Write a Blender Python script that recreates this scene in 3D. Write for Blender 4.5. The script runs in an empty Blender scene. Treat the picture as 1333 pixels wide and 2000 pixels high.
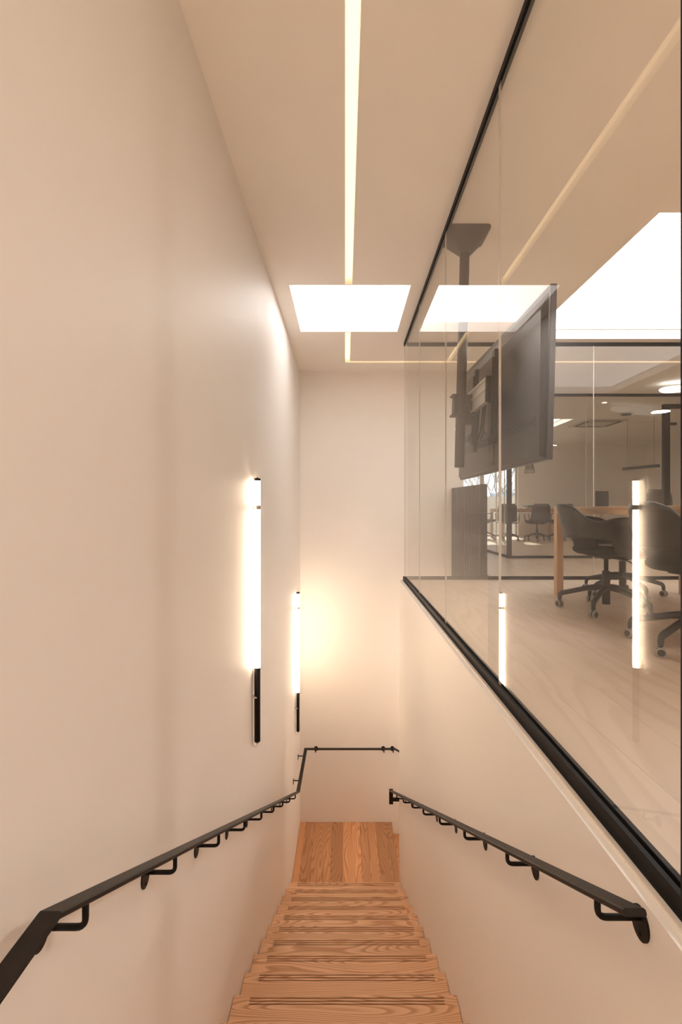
import bpy, bmesh, math, random
from mathutils import Vector, Matrix
R = random.Random(7)
SC = bpy.context.scene
COL = SC.collection
PI = math.pi
EYE = 0.768                       # eye height above the upper floor (z = 0)
FPX, VX, VY = 889.0, 674.5, 995.0

# ------------------------------------------------------------------ camera
cd = bpy.data.cameras.new('camera'); cam = bpy.data.objects.new('camera', cd); COL.objects.link(cam)
cam.location = (0, 0, EYE); cam.rotation_euler = (PI/2, 0, 0)
cd.sensor_width = 36; cd.lens = FPX/2000*36
cd.shift_x = -(VX-666.5)/2000; cd.shift_y = (VY-1000)/2000
cd.clip_start = .02; cd.clip_end = 400
SC.camera = cam

# ------------------------------------------------------------------ world, sun, daylight, exposure
w = bpy.data.worlds.new('world'); SC.world = w; w.use_nodes = True
nt = w.node_tree; bg = nt.nodes['Background']
tc = nt.nodes.new('ShaderNodeTexCoord'); sp = nt.nodes.new('ShaderNodeSeparateXYZ')
cr = nt.nodes.new('ShaderNodeValToRGB')
nt.links.new(tc.outputs['Generated'], sp.inputs[0]); nt.links.new(sp.outputs['Z'], cr.inputs[0])
cr.color_ramp.elements[0].position = 0; cr.color_ramp.elements[0].color = (.95, .97, 1, 1)
cr.color_ramp.elements[1].position = .6; cr.color_ramp.elements[1].color = (.62, .78, 1, 1)
nt.links.new(cr.outputs[0], bg.inputs[0]); bg.inputs[1].default_value = 1.9

def lamp(name, kind, loc, energy, color, rot=(0,0,0), **kw):
    l = bpy.data.lights.new(name, kind); l.energy = energy; l.color = color
    for k, v in kw.items(): setattr(l, k, v)
    o = bpy.data.objects.new(name, l); COL.objects.link(o); o.location = loc; o.rotation_euler = rot; o.visible_camera = True
    return o
sun = lamp('sun', 'SUN', (4, 20, 12), 4.0, (1, .93, .82), angle=.01)
sun.rotation_euler = Vector((-.16, -1, -.74)).to_track_quat('-Z', 'Y').to_euler()
CEIL = 1.825 + EYE
SHAFT = .12
WARM = (1, .66, .38)
# daylight under the opal domes of the skylights
lamp('skylight_stairs', 'AREA', (.04, 4.19, CEIL+SHAFT-.02), 10, (1, .96, .95), shape='RECTANGLE', size=.99, size_y=.97)
lamp('skylight_office', 'AREA', (3.06, 3.83, CEIL+SHAFT-.02), 40, (.97, .98, 1), shape='RECTANGLE', size=2.22, size_y=2.05)
lamp('skylight_far', 'AREA', (4.1, 9.95, CEIL+SHAFT-.02), 9, (1, .95, .9), shape='RECTANGLE', size=1.0, size_y=1.4)
SC.view_settings.view_transform = 'Standard'; SC.view_settings.look = 'None'
SC.view_settings.gamma = 1; SC.view_settings.use_curve_mapping = False
SC.view_settings.exposure = 0.59
SC.cycles.use_denoising = True
try:
    SC.cycles.denoiser = 'OPENIMAGEDENOISE'; SC.cycles.denoising_input_passes = 'RGB_ALBEDO_NORMAL'
except Exception: pass
SC.cycles.max_bounces = 14; SC.cycles.diffuse_bounces = 8; SC.cycles.glossy_bounces = 6
SC.cycles.transparent_max_bounces = 24; SC.cycles.caustics_reflective = False; SC.cycles.caustics_refractive = False
SC.cycles.sample_clamp_indirect = 12

# ------------------------------------------------------------------ materials
def mat(name, color=(.8,.8,.8), rough=.5, metal=0, spec=.5, emit=None, estr=0, bump=0, bscale=200, var=0, vscale=6):
    m = bpy.data.materials.new(name); m.use_nodes = True
    t = m.node_tree; b = t.nodes['Principled BSDF']
    b.inputs['Base Color'].default_value = (*color, 1); b.inputs['Roughness'].default_value = rough
    b.inputs['Metallic'].default_value = metal; b.inputs['Specular IOR Level'].default_value = spec
    if emit: b.inputs['Emission Color'].default_value = (*emit, 1); b.inputs['Emission Strength'].default_value = estr
    tcn = t.nodes.new('ShaderNodeTexCoord')
    n = t.nodes.new('ShaderNodeTexNoise'); n.inputs['Scale'].default_value = vscale; n.inputs['Detail'].default_value = 4
    t.links.new(tcn.outputs['Object'], n.inputs['Vector'])
    if var:
        mx = t.nodes.new('ShaderNodeMix'); mx.data_type = 'RGBA'
        mx.inputs['A'].default_value = (*[c*(1-var) for c in color], 1); mx.inputs['B'].default_value = (*[min(1,c*(1+var)) for c in color], 1)
        t.links.new(n.outputs['Fac'], mx.inputs['Factor']); t.links.new(mx.outputs['Result'], b.inputs['Base Color'])
    if bump:
        n2 = t.nodes.new('ShaderNodeTexNoise'); n2.inputs['Scale'].default_value = bscale; n2.inputs['Detail'].default_value = 3
        t.links.new(tcn.outputs['Object'], n2.inputs['Vector'])
        bp = t.nodes.new('ShaderNodeBump'); bp.inputs['Strength'].default_value = bump; bp.inputs['Distance'].default_value = .002
        t.links.new(n2.outputs['Fac'], bp.inputs['Height']); t.links.new(bp.outputs['Normal'], b.inputs['Normal'])
    return m

def oak(name, dark, light, axis=0, rings=16, rough=.42, cross=3.2, along=.42, contrast=1.0, plank_var=.12, spec=.35, bump=.12):
    """long-grain oak: contour lines of a stretched noise give the cathedral figure"""
    m = bpy.data.materials.new(name); m.use_nodes = True
    t = m.node_tree; b = t.nodes['Principled BSDF']; N = t.nodes.new; L = t.links.new
    tcn = N('ShaderNodeTexCoord'); oi = N('ShaderNodeObjectInfo')
    mul = N('ShaderNodeMath'); mul.operation = 'MULTIPLY'; mul.inputs[1].default_value = 37.3
    L(oi.outputs['Random'], mul.inputs[0])
    add = N('ShaderNodeVectorMath'); add.operation = 'ADD'
    cmb = N('ShaderNodeCombineXYZ'); [L(mul.outputs[0], cmb.inputs[i]) for i in range(3)]
    L(tcn.outputs['Object'], add.inputs[0]); L(cmb.outputs[0], add.inputs[1])
    def mapped(sl, sc):
        mp = N('ShaderNodeMapping'); s = [sc, sc, sc]; s[axis] = sl
        mp.inputs['Scale'].default_value = s; L(add.outputs[0], mp.inputs['Vector']); return mp
    n1 = N('ShaderNodeTexNoise'); n1.inputs['Scale'].default_value = 1; n1.inputs['Detail'].default_value = 1.5; n1.inputs['Roughness'].default_value = .35
    L(mapped(along, cross).outputs[0], n1.inputs['Vector'])
    m1 = N('ShaderNodeMath'); m1.operation = 'MULTIPLY'; m1.inputs[1].default_value = rings
    L(n1.outputs['Fac'], m1.inputs[0])
    fr = N('ShaderNodeMath'); fr.operation = 'FRACT'; L(m1.outputs[0], fr.inputs[0])
    ramp = N('ShaderNodeValToRGB'); e = ramp.color_ramp.elements
    e[0].position = 0; e[0].color = (1,1,1,1); e[1].position = .5; e[1].color = (.7,.7,.7,1)
    for p, v in ((.78,.0),(.92,.25),(1,1)):
        q = e.new(p); q.color = (v,v,v,1)
    L(fr.outputs[0], ramp.inputs[0])
    n2 = N('ShaderNodeTexNoise'); n2.inputs['Scale'].default_value = 1; n2.inputs['Detail'].default_value = 3
    L(mapped(4, 160).outputs[0], n2.inputs['Vector'])
    mm = N('ShaderNodeMix'); mm.data_type = 'FLOAT'; mm.inputs[0].default_value = .38
    L(ramp.outputs[0], mm.inputs[2]); L(n2.outputs['Fac'], mm.inputs[3])
    ct = N('ShaderNodeMapRange'); ct.inputs['From Min'].default_value = .5-.5/contrast; ct.inputs['From Max'].default_value = .5+.5/contrast
    ct.inputs['To Min'].default_value = 0; ct.inputs['To Max'].default_value = 1
    L(mm.outputs[0], ct.inputs['Value'])
    mx = N('ShaderNodeMix'); mx.data_type = 'RGBA'; mx.inputs['A'].default_value = (*dark,1); mx.inputs['B'].default_value = (*light,1)
    L(ct.outputs[0], mx.inputs['Factor'])
    hs = N('ShaderNodeHueSaturation'); mr = N('ShaderNodeMapRange')
    mr.inputs['To Min'].default_value = 1-plank_var; mr.inputs['To Max'].default_value = 1+plank_var
    L(oi.outputs['Random'], mr.inputs['Value']); L(mr.outputs[0], hs.inputs['Value']); L(mx.outputs['Result'], hs.inputs['Color'])
    L(hs.outputs[0], b.inputs['Base Color']); b.inputs['Roughness'].default_value = rough; b.inputs['Specular IOR Level'].default_value = spec
    bp = N('ShaderNodeBump'); bp.inputs['Strength'].default_value = bump; bp.inputs['Distance'].default_value = .001
    L(mm.outputs[0], bp.inputs['Height']); L(bp.outputs[0], b.inputs['Normal'])
    return m

def glass(name, k=1.0, tint=(.93,.93,.91)):
    m = bpy.data.materials.new(name); m.use_nodes = True; t = m.node_tree; N = t.nodes.new; L = t.links.new
    t.nodes.remove(t.nodes['Principled BSDF']); out = t.nodes['Material Output']
    fr = N('ShaderNodeFresnel'); fr.inputs[0].default_value = 1.5
    mu = N('ShaderNodeMath'); mu.operation = 'MULTIPLY'; mu.inputs[1].default_value = k; mu.use_clamp = True; L(fr.outputs[0], mu.inputs[0])
    ge = N('ShaderNodeNewGeometry'); inv = N('ShaderNodeMath'); inv.operation = 'SUBTRACT'; inv.inputs[0].default_value = 1; L(ge.outputs['Backfacing'], inv.inputs[1])
    m2 = N('ShaderNodeMath'); m2.operation = 'MULTIPLY'; L(mu.outputs[0], m2.inputs[0]); L(inv.outputs[0], m2.inputs[1])
    tr = N('ShaderNodeBsdfTransparent'); tr.inputs[0].default_value = (*[math.sqrt(c) for c in tint], 1)
    gl = N('ShaderNodeBsdfGlossy'); gl.inputs['Roughness'].default_value = 0.0
    mx = N('ShaderNodeMixShader'); L(m2.outputs[0], mx.inputs[0]); L(tr.outputs[0], mx.inputs[1]); L(gl.outputs[0], mx.inputs[2]); L(mx.outputs[0], out.inputs[0])
    return m

M = dict(
    wall=mat('wall_paint', (.865,.834,.80), .50, spec=.42, bump=.05, bscale=60, var=.01),
    ceil=mat('ceiling_paint', (.93,.895,.85), .85, spec=.15, var=.008),
    bead=mat('white_bead', (.86,.79,.72), .5),
    black=mat('black_metal', (.009,.007,.006), .45, metal=0, spec=.18, bump=.04, bscale=300),
    bronze=mat('bronze_black_steel', (.018,.013,.010), .5, metal=0, spec=.2, bump=.05, bscale=350, var=.1),
    railm=mat('black_aluminium', (.010,.008,.007), .45, metal=0, spec=.14, bump=.02),
    steel=mat('brushed_steel', (.55,.53,.5), .28, metal=1, bump=.04),
    tread=oak('stair_oak', (.44,.215,.10), (.84,.54,.33), 0, rings=44, cross=5.5, along=.6, contrast=1.1, plank_var=.06),
    lplank=oak('landing_oak', (.36,.155,.065), (.62,.335,.17), 1, rings=30, cross=5.5, along=.7, contrast=1.1, plank_var=.30),
    groove=mat('dark_groove', (.20,.09,.045), .7),
    floorp=oak('pale_oak_floor', (.52,.40,.295), (.66,.53,.41), 1, rings=9, cross=4, along=.5, contrast=.8, plank_var=.05, rough=.38, spec=.5),
    floorb=mat('floor_joint', (.46,.34,.25), .7),
    table=oak('table_oak', (.50,.31,.175), (.64,.44,.28), 1, rings=12, cross=7, along=.8, contrast=.8, plank_var=.03),
    glass=glass('clear_glass'), glassf=glass('partition_glass', 1.2, (.95,.95,.93)),
    seal=mat('clear_glass_edge', (.62,.58,.52), .2, spec=.8),
    shell=oak('dark_stained_veneer', (.010,.007,.006), (.030,.022,.017), 1, rings=10, cross=6, along=.6, contrast=1, plank_var=.02, rough=.33, spec=.5, bump=0),
    fabric=mat('charcoal_fabric', (.035,.032,.03), .95, spec=.1, bump=.6, bscale=260, var=.3, vscale=150),
    plastic=mat('dark_plastic', (.022,.019,.017), .45, spec=.4, bump=.03),
    cast=mat('grey_rubber_rim', (.30,.27,.24), .6),
    tvback=mat('television_back', (.045,.038,.035), .33, metal=.4, spec=.5, bump=.05, bscale=120),
    tvdark=mat('television_dark_plastic', (.012,.010,.010), .5),
    screen=mat('screen', (.005,.005,.006), .08, spec=.6),
    pole=mat('brown_grey_powdercoat', (.035,.026,.022), .5, metal=.2),
    alu=mat('aluminium', (.75,.73,.7), .4, metal=.7),
    slat=mat('dark_slat', (.045,.033,.028), .75, var=.15, vscale=30),
    slatb=mat('slat_backing', (.34,.28,.23), .8),
    leather=mat('dark_brown_leather', (.045,.03,.022), .4, bump=.2, bscale=80),
    paper=mat('printed_paper', (.42,.36,.33), .6, var=.35, vscale=25),
    vent=mat('vent_white', (.6,.55,.48), .6), ventd=mat('vent_slot_dark', (.06,.05,.045), .8),
    white=mat('white_plastic', (.8,.77,.72), .5),
    tube=mat('lit_diffuser', (.9,.85,.8), .4, emit=(1,.775,.55), estr=19),
    led=mat('led_strip_diffuser', (.9,.8,.6), .5, emit=(1,.77,.47), estr=.9),
    lamp=mat('lit_lamp', (.9,.9,.9), .4, emit=(1,.96,.9), estr=1.6),
    down=mat('downlight', (.9,.9,.9), .4, emit=(1,.8,.6), estr=6),
    clearp=mat('clear_plastic', (.55,.48,.42), .15, spec=.9),
    cord=mat('pale_cord', (.62,.52,.44), .5),
    bulb=mat('bulb', (.8,.75,.7), .2),
    opal=mat('opal_dome', (.9,.9,.9), .6),
    render=mat('terrace_render', (.55,.47,.38), .8, bump=.2, bscale=40),
    ground=mat('outside_ground', (.28,.29,.24), .95, var=.3, vscale=.3),
    bark=mat('bark', (.30,.27,.25), .9, bump=.4, bscale=30),
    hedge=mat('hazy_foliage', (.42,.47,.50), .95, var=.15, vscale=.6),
    bookA=mat('purple_cover', (.25,.12,.3), .5), bookB=mat('green_cover', (.15,.4,.2), .5), bookC=mat('pale_cover', (.6,.55,.55), .5),
)

# ------------------------------------------------------------------ helpers
def bx(bm, x0, x1, y0, y1, z0, z1):
    vs = [bm.verts.new((x, y, z)) for z in (z0, z1) for y in (y0, y1) for x in (x0, x1)]
    for f in ((0,2,3,1),(4,5,7,6),(0,1,5,4),(2,6,7,3),(0,4,6,2),(1,3,7,5)): bm.faces.new([vs[i] for i in f])
    return vs
def ring(bm, c, u, v, ru, rv, n): return [bm.verts.new(c + u*(ru*math.cos(2*PI*i/n)) + v*(rv*math.sin(2*PI*i/n))) for i in range(n)]
def skin_rings(bm, rs, cap=True, closed=True):
    n = len(rs[0])
    for a, b in zip(rs, rs[1:]):
        for i in range(n if closed else n-1):
            j = (i+1) % n; f = bm.faces.new((a[i], a[j], b[j], b[i])); f.smooth = True
    if cap:
        bm.faces.new(rs[0][::-1]); bm.faces.new(rs[-1])
def tube(bm, pts, r, n=10, cap=True):
    pts = [Vector(p) for p in pts]; rs = []; ref = None
    for i, p in enumerate(pts):
        d = (pts[min(i+1, len(pts)-1)] - pts[max(i-1, 0)]).normalized()
        if ref is None:
            ref = Vector((0,0,1)) if abs(d.z) < .9 else Vector((1,0,0))
        u = (ref - d*ref.dot(d)).normalized(); v = d.cross(u); ref = u
        rr = r[i] if isinstance(r, (list, tuple)) else r
        rs.append(ring(bm, p, u, v, rr, rr, n))
    skin_rings(bm, rs, cap)
def arc_path(pts, rad, n=5):
    """round the corners of a polyline"""
    pts = [Vector(p) for p in pts]; out = [pts[0]]
    for a, b, c in zip(pts, pts[1:], pts[2:]):
        d0 = (a-b).normalized(); d1 = (c-b).normalized(); k = min(rad, (a-b).length*.48, (c-b).length*.48)
        p0, p1 = b+d0*k, b+d1*k
        for i in range(n+1):
            t = i/n; out.append(p0*(1-t)**2 + b*2*t*(1-t) + p1*t*t)
    out.append(pts[-1]); return out
def cyl(bm, c, r, h, axis='z', n=20, r2=None):
    a = {'x': Vector((1,0,0)), 'y': Vector((0,1,0)), 'z': Vector((0,0,1))}[axis]
    c = Vector(c); tube(bm, [c, c+a*h], [r, r if r2 is None else r2], n)
def bar(bm, pts, wd, th):
    """flat bar with mitred bends; wide side level"""
    pts = [Vector(p) for p in pts]; S, U = [], []
    for a, b in zip(pts, pts[1:]):
        d = (b-a).normalized()
        s = Vector((d.y, -d.x, 0)); s = s.normalized() if s.length > 1e-4 else Vector((1,0,0))
        S.append(s); U.append(s.cross(d).normalized())
    rs = []
    c = .0028
    prof = [(-wd/2+c,-th/2),(wd/2-c,-th/2),(wd/2,-th/2+c),(wd/2,th/2-c),(wd/2-c,th/2),(-wd/2+c,th/2),(-wd/2,th/2-c),(-wd/2,-th/2+c)]
    for i, p in enumerate(pts):
        s0, s1 = S[max(i-1,0)], S[min(i,len(S)-1)]; u0, u1 = U[max(i-1,0)], U[min(i,len(U)-1)]
        s = (s0+s1)/(1+s0.dot(s1)); u = (u0+u1)/(1+u0.dot(u1))
        rs.append([bm.verts.new(p + s*a + u*b) for a, b in prof])
    skin_rings(bm, rs)
    for f in bm.faces: f.smooth = False
def obj(name, bm, m, parent=None, loc=None, smooth=None, bevel=0, kind=None):
    bmesh.ops.recalc_face_normals(bm, faces=bm.faces)
    me = bpy.data.meshes.new(name); bm.to_mesh(me); bm.free()
    me.materials.append(M[m] if isinstance(m, str) else m)
    if smooth is not None:
        for p in me.polygons: p.use_smooth = smooth
    o = bpy.data.objects.new(name, me); COL.objects.link(o)
    if parent: o.parent = parent
    if loc: o.location = loc
    if bevel:
        b = o.modifiers.new('bevel', 'BEVEL'); b.width = bevel; b.segments = 2; b.limit_method = 'ANGLE'
    if kind: o['kind'] = kind
    return o
def box(name, x0, x1, y0, y1, z0, z1, m, parent=None, bevel=0, kind=None):
    """box whose origin is its own centre"""
    bm = bmesh.new(); c = ((x0+x1)/2, (y0+y1)/2, (z0+z1)/2)
    bx(bm, x0-c[0], x1-c[0], y0-c[1], y1-c[1], z0-c[2], z1-c[2])
    return obj(name, bm, m, parent, c, bevel=bevel, kind=kind)
def tag(o, label, cat, group=None):
    o['label'] = label; o['category'] = cat
    if group: o['group'] = group
    return o
def thing(name, label, cat, loc=(0,0,0), rz=0, group=None):
    o = bpy.data.objects.new(name, None); COL.objects.link(o); o.location = loc; o.rotation_euler = (0,0,rz)
    o.empty_display_size = .1
    return tag(o, label, cat, group)
def lp(p, t): return (p[0]-t.location.x, p[1]-t.location.y, p[2]-t.location.z)
def dup(root, loc, rz=0, label=None, group=None):
    r = root.copy(); COL.objects.link(r); r.location = loc; r.rotation_euler = (0,0,rz)
    if label: r['label'] = label
    if group: r['group'] = group
    for ch in list(root.children):
        c = ch.copy(); COL.objects.link(c); c.parent = r
        for g in ch.children:
            d = g.copy(); COL.objects.link(d); d.parent = c
    return r
def at(px, py, D): return ((px-VX)/FPX*D, D, EYE-(py-VY)/FPX*D)
def slab(name, xs, ys, z0, z1, holes, m, parent=None, bm=None):
    """horizontal slab with rectangular holes (x0,x1,y0,y1)"""
    own = bm is None
    if own: bm = bmesh.new()
    X = sorted(set(list(xs)+[h[i] for h in holes for i in (0,1)])); Y = sorted(set(list(ys)+[h[i] for h in holes for i in (2,3)]))
    def solid(i, j):
        if not (0 <= i < len(X)-1 and 0 <= j < len(Y)-1): return False
        cx, cy = (X[i]+X[i+1])/2, (Y[j]+Y[j+1])/2
        return not any(h[0] < cx < h[1] and h[2] < cy < h[3] for h in holes)
    vc = {}
    def v(x, y, z):
        k = (round(x,5), round(y,5), round(z,5))
        if k not in vc: vc[k] = bm.verts.new(k)
        return vc[k]
    for i in range(len(X)-1):
        for j in range(len(Y)-1):
            if not solid(i, j): continue
            a, b, c, d = X[i], X[i+1], Y[j], Y[j+1]
            bm.faces.new((v(a,c,z0), v(a,d,z0), v(b,d,z0), v(b,c,z0))); bm.faces.new((v(a,c,z1), v(b,c,z1), v(b,d,z1), v(a,d,z1)))
            if not solid(i-1,j): bm.faces.new((v(a,c,z0), v(a,c,z1), v(a,d,z1), v(a,d,z0)))
            if not solid(i+1,j): bm.faces.new((v(b,c,z0), v(b,d,z0), v(b,d,z1), v(b,c,z1)))
            if not solid(i,j-1): bm.faces.new((v(a,c,z0), v(b,c,z0), v(b,c,z1), v(a,c,z1)))
            if not solid(i,j+1): bm.faces.new((v(a,d,z0), v(a,d,z1), v(b,d,z1), v(b,d,z0)))
    if own: return obj(name, bm, m, parent, kind='structure')

# ------------------------------------------------------------------ the setting
XL, XR = -.595, .595
YB, YE, YF = -1.7, 6.03, 12.8       # wall behind, stairwell end wall, far window wall
XO = 8.5                            # right-hand wall of the offices
LOW = -3.75                         # bottom of the stairwell
ZL = -4.14 + EYE                    # lower landing
ZT = -1.669 + EYE                   # landing the camera stands on
RISE, GO = .153, .2682
S = 'structure'
box('wall_left', XL-.25, XL, YB, YE+.2, LOW, CEIL, 'wall', kind=S)
box('wall_far', XL, 1.563, YE, YE+.2, LOW, CEIL, 'wall', kind=S)
box('wall_right', XR, .90, YB, 5.0, LOW, -.012, 'wall', kind=S)
box('wall_back', XL-.25, XO+.2, YB-.2, YB, LOW, CEIL, 'wall', kind=S)
box('wall_office_right', XO, XO+.2, YB, YF+.25, -.3, CEIL, 'wall', kind=S)
box('wall_corridor_left', 1.363, 1.563, YE+.2, YF, -.3, CEIL, 'wall', kind=S)
box('wall_under_office', .90, 2.6, 4.9, 5.0, LOW, -.30, 'wall', kind=S)
box('wall_lower_far', 1.563, 2.6, YE, YE+.2, LOW, -.30, 'wall', kind=S)
box('wall_lower_end', 2.6, 2.8, 4.9, YE+.2, LOW, -.30, 'wall', kind=S)
box('floor_basement', XL-.25, 2.8, YB-.2, YE+.2, LOW-.1, LOW, 'wall', kind=S)
# window wall: opening x 1.75..4.87, up to 2.35
bm = bmesh.new()
bx(bm, 1.363, 1.75, YF, YF+.25, -.3, CEIL); bx(bm, 4.87, XO, YF, YF+.25, -.3, CEIL)
bx(bm, 1.75, 4.87, YF, YF+.25, 2.35, CEIL); bx(bm, 1.75, 4.87, YF, YF+.25, -.3, 0)
obj('wall_window_side', bm, 'wall', kind=S)
box('baseboard_far', 4.87, XO-.03, YF-.015, YF, .0, .08, 'bead', kind=S)
# ceiling: 70 mm lining with slots, thick deck above with the skylight shafts
SK = [(-.455, .535, 3.705, 4.675), (1.935, 4.18, 2.80, 4.87), (3.6, 4.62, 9.2, 10.7)]
SLOT = [(0.0, .058, YB+.3, 3.69), (0.0, .058, 4.69, 5.66), (.058, 7.6, 5.60, 5.66)]
bm = bmesh.new()
slab('', (XL-.25, XO+.2), (YB-.2, YF+.25), CEIL, CEIL+.06, SK+SLOT, None, bm=bm)
slab('', (XL-.25, XO+.2), (YB-.2, YF+.25), CEIL+.0605, CEIL+SHAFT, SK, None, bm=bm)
obj('ceiling', bm, 'ceil', kind=S)
for i, h in enumerate(SK):
    bm = bmesh.new(); cx, cy = (h[0]+h[1])/2, (h[2]+h[3])/2
    bx(bm, h[0]-cx-.03, h[1]-cx+.03, h[2]-cy-.03, h[3]-cy+.03, 0, .04); obj('window_%d' % (i+1), bm, 'opal', loc=(cx, cy, CEIL+SHAFT+.001), kind=S)
# led slots
t = thing('recessed_light_strip', 'warm recessed light slot along the stairwell ceiling turning right past the skylight', 'light', (.03, 2.0, CEIL))
for h in SLOT:
    bm = bmesh.new(); o = t.location
    a = .004
    bx(bm, h[0]+a-o.x, h[1]-a-o.x if h[1] < 1 else h[1]-o.x, h[2]+a-o.y, h[3]-a-o.y, .045, .0595)
    obj('diffuser_strip', bm, 'led', t)

# office floor
FL = thing('x', 'x', 'x'); bpy.data.objects.remove(FL)
bm = bmesh.new()
bx(bm, .90, XO, YB, 5.0, -.30, -.012); bx(bm, 1.563, XO, 5.0, YF, -.30, -.012)
floor = obj('floor', bm, 'floorb', kind=S)
PW = .2; far = bmesh.new(); nplank = 0
x = .676
while x < XO-.01:
    x1 = min(x+PW, XO); y = YB - R.random()*1.3
    ystart = 5.04 if x1 < 1.62 else None
    while y < YF:
        L_ = 1.5; a, b = max(y, YB), min(y+L_, YF)
        if x < 1.563: b = min(b, 4.985)
        y += L_
        if b-a < .03: continue
        g = .0004
        vis = (x < .80*b and x1 > .62*a*0.9 and b > .7 and x < 5.4)
        if vis and nplank < 280:
            xa = max(x, 1.563) if a > 5.0 else x
            box('floor_plank', xa+g, x1-g, a+g, b-g, -.012, 0, 'floorp', floor); nplank += 1
        else:
            bx(far, x+g, x1-g, a+g, b-g, -.012, 0)
    x = x1
obj('far_planks', far, 'floorp', floor, kind='stuff')

# kerb along the glass
box('trim_1', .617, .6245, YB, 5.0, -.0119, -.0035, 'bead', kind=S)

# ------------------------------------------------------------------ staircase
st = thing('staircase', 'oak staircase with grooved treads going down between white walls to a plank landing', 'stairs', (0, 0, ZL))
def tread_mesh():
    bm = bmesh.new(); W = .592; TH = .032
    # profile (y,z) from back to nosing with three grooves
    gs = [-.048, -.033, -.018]; prof = [(-.30, 0)]
    for g in gs: prof += [(g-.0035, 0), (g-.0025, -.0028), (g+.0025, -.0028), (g+.0035, 0)]
    prof += [(-.004, 0), (0, -.004), (0, -TH+.003), (-.003, -TH), (-.30, -TH)]
    flat = [(p[0], 0 if -.06 < p[0] < -.01 else p[1]) for p in prof]
    rings_ = []
    for x, pr in ((-W, flat), (-.505, flat), (-.503, prof), (.523, prof), (.525, flat), (W, flat)):
        rings_.append([bm.verts.new((x, p[0], p[1])) for p in pr])
    for a, b in zip(rings_, rings_[1:]):
        for i in range(len(a)):
            j = (i+1) % len(a); bm.faces.new((a[i], a[j], b[j], b[i]))
    bm.faces.new(rings_[0]); bm.faces.new(rings_[-1][::-1])
    return bm
t0 = obj('tread', tread_mesh(), 'tread', st)
bm = bmesh.new()
for g in (-.048, -.033, -.018): bx(bm, -.503, .523, g-.0024, g+.0024, -.0035, -.0018)
g0 = obj('groove_insert', bm, 'groove', t0)
bm = bmesh.new(); bx(bm, -.592, .592, -.045, -.025, -.153, -.0325); r0 = obj('riser', bm, 'tread', st)
for k in range(-4, 11):
    D, z = 2.428+GO*(k-1), -2.587-RISE*(k-1)+EYE
    if k == -4: a, b, c = t0, g0, r0
    else:
        a = t0.copy(); COL.objects.link(a); b = g0.copy(); COL.objects.link(b); b.parent = a; c = r0.copy(); COL.objects.link(c)
    a.location = (0, D, z-ZL)
    if k == 10:
        me = r0.data.copy(); c.data = me
        for v in me.vertices:
            if v.co.z < -.1: v.co.z = -.1745
    c.location = (0, D, z-ZL)
# upper landing nosing + boards (camera stands here)
y = YB
box('landing_nosing', XL+.003, XR-.003, .70, .819, ZT-.032-ZL, ZT-ZL, 'tread', st, bevel=.003)
for i in range(9):
    x0 = XL+.003+i*.132; box('landing_board', x0, min(x0+.1312, XR-.003), YB+.002, .699, ZT-.025-ZL, ZT-ZL, 'lplank', st)
c = r0.copy(); COL.objects.link(c); c.location = (0, .819, ZT-ZL)
# lower landing boards
st2 = thing('staircase', 'oak plank landing at the bottom and the few steps turning right from it', 'stairs', (0, 0, ZL))
st = st2
widths = [.072,.124,.130,.095,.142,.110,.113,.094,.112,.16]
x = XL+.003
for i, wd in enumerate(widths):
    x1 = min(x+wd, .55); box('landing_board', x+.0006, x1-.0006, 4.80, YE-.002, -.025, 0, 'lplank', st); x = x1
    if x >= .55: break
box('landing_nosing', .5506, .618, 4.995, YE-.002, -.032, 0, 'lplank', st, bevel=.003)
box('landing_nosing', .5506, .5935, 4.80, 4.994, -.032, 0, 'lplank', st)
for i in range(4):                                     # the flight that turns right
    xa = .60+i*.268; zt = -RISE*(i+1)
    box('tread', xa, xa+.29, 5.003, YE-.003, zt-.032, zt, 'lplank', st, bevel=.003)
    box('riser', xa-.02, xa, 5.003, YE-.003, zt, zt+RISE-.033, 'lplank', st)

# ------------------------------------------------------------------ handrails
def zr(D): return -.70-.5687*(D-.785)+EYE               # rail centre height on the flight
def bracket(parent, wallp, risep, railz, n_dir):
    """J bracket: rod leaves the wall plate, turns up to the rail"""
    bm = bmesh.new(); w_ = Vector(wallp); r_ = Vector(risep); top = Vector((r_.x, r_.y, railz))
    tube(bm, arc_path([w_, r_, top], .018, 5), .0062, 10)
    b = obj('bracket', bm, 'black', parent)
    bm = bmesh.new(); nrm = Vector(n_dir); up = Vector((0,0,1)); sd = nrm.cross(up)
    c0 = w_ - up*.012
    r1 = ring(bm, c0, sd, up, .027, .033, 24); r2 = ring(bm, c0+nrm*.004, sd, up, .027, .033, 24); skin_rings(bm, [r1, r2])
    for f in bm.faces: f.smooth = False
    p = obj('wall_plate', bm, 'black', b)
    for dz in (-.034, .010):
        bm = bmesh.new(); c = w_+nrm*.0035+up*dz; tube(bm, [c, c+nrm*.0025], .0045, 10)
        obj('screw', bm, 'bronze', b)
HL = thing('handrail', 'black flat-bar handrail along the left wall and across the far wall of the stairs', 'handrail', (XL, .8, zr(.8)))
o = HL.location
pts = [(-.51, -1.2, zr(.785)), (-.51, .785, zr(.785)), (-.51, 4.93, -3.06+EYE), (-.51, 5.89, -3.10+EYE), (.645, 5.89, -3.10+EYE), (1.30, 5.89, -3.10+EYE-.37)]
bm = bmesh.new(); bar(bm, [lp(p, HL) for p in pts], .040, .012); obj('rail_bar', bm, 'bronze', HL)
def lbr(D, zrail, dz=.055):
    bracket(HL, lp((XL, D, zrail-dz), HL), lp((-.505, D, zrail-dz), HL), zrail-.005-o.z, (1,0,0))
lbr(-.3, zr(.785)); lbr(.5, zr(.785))
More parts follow.
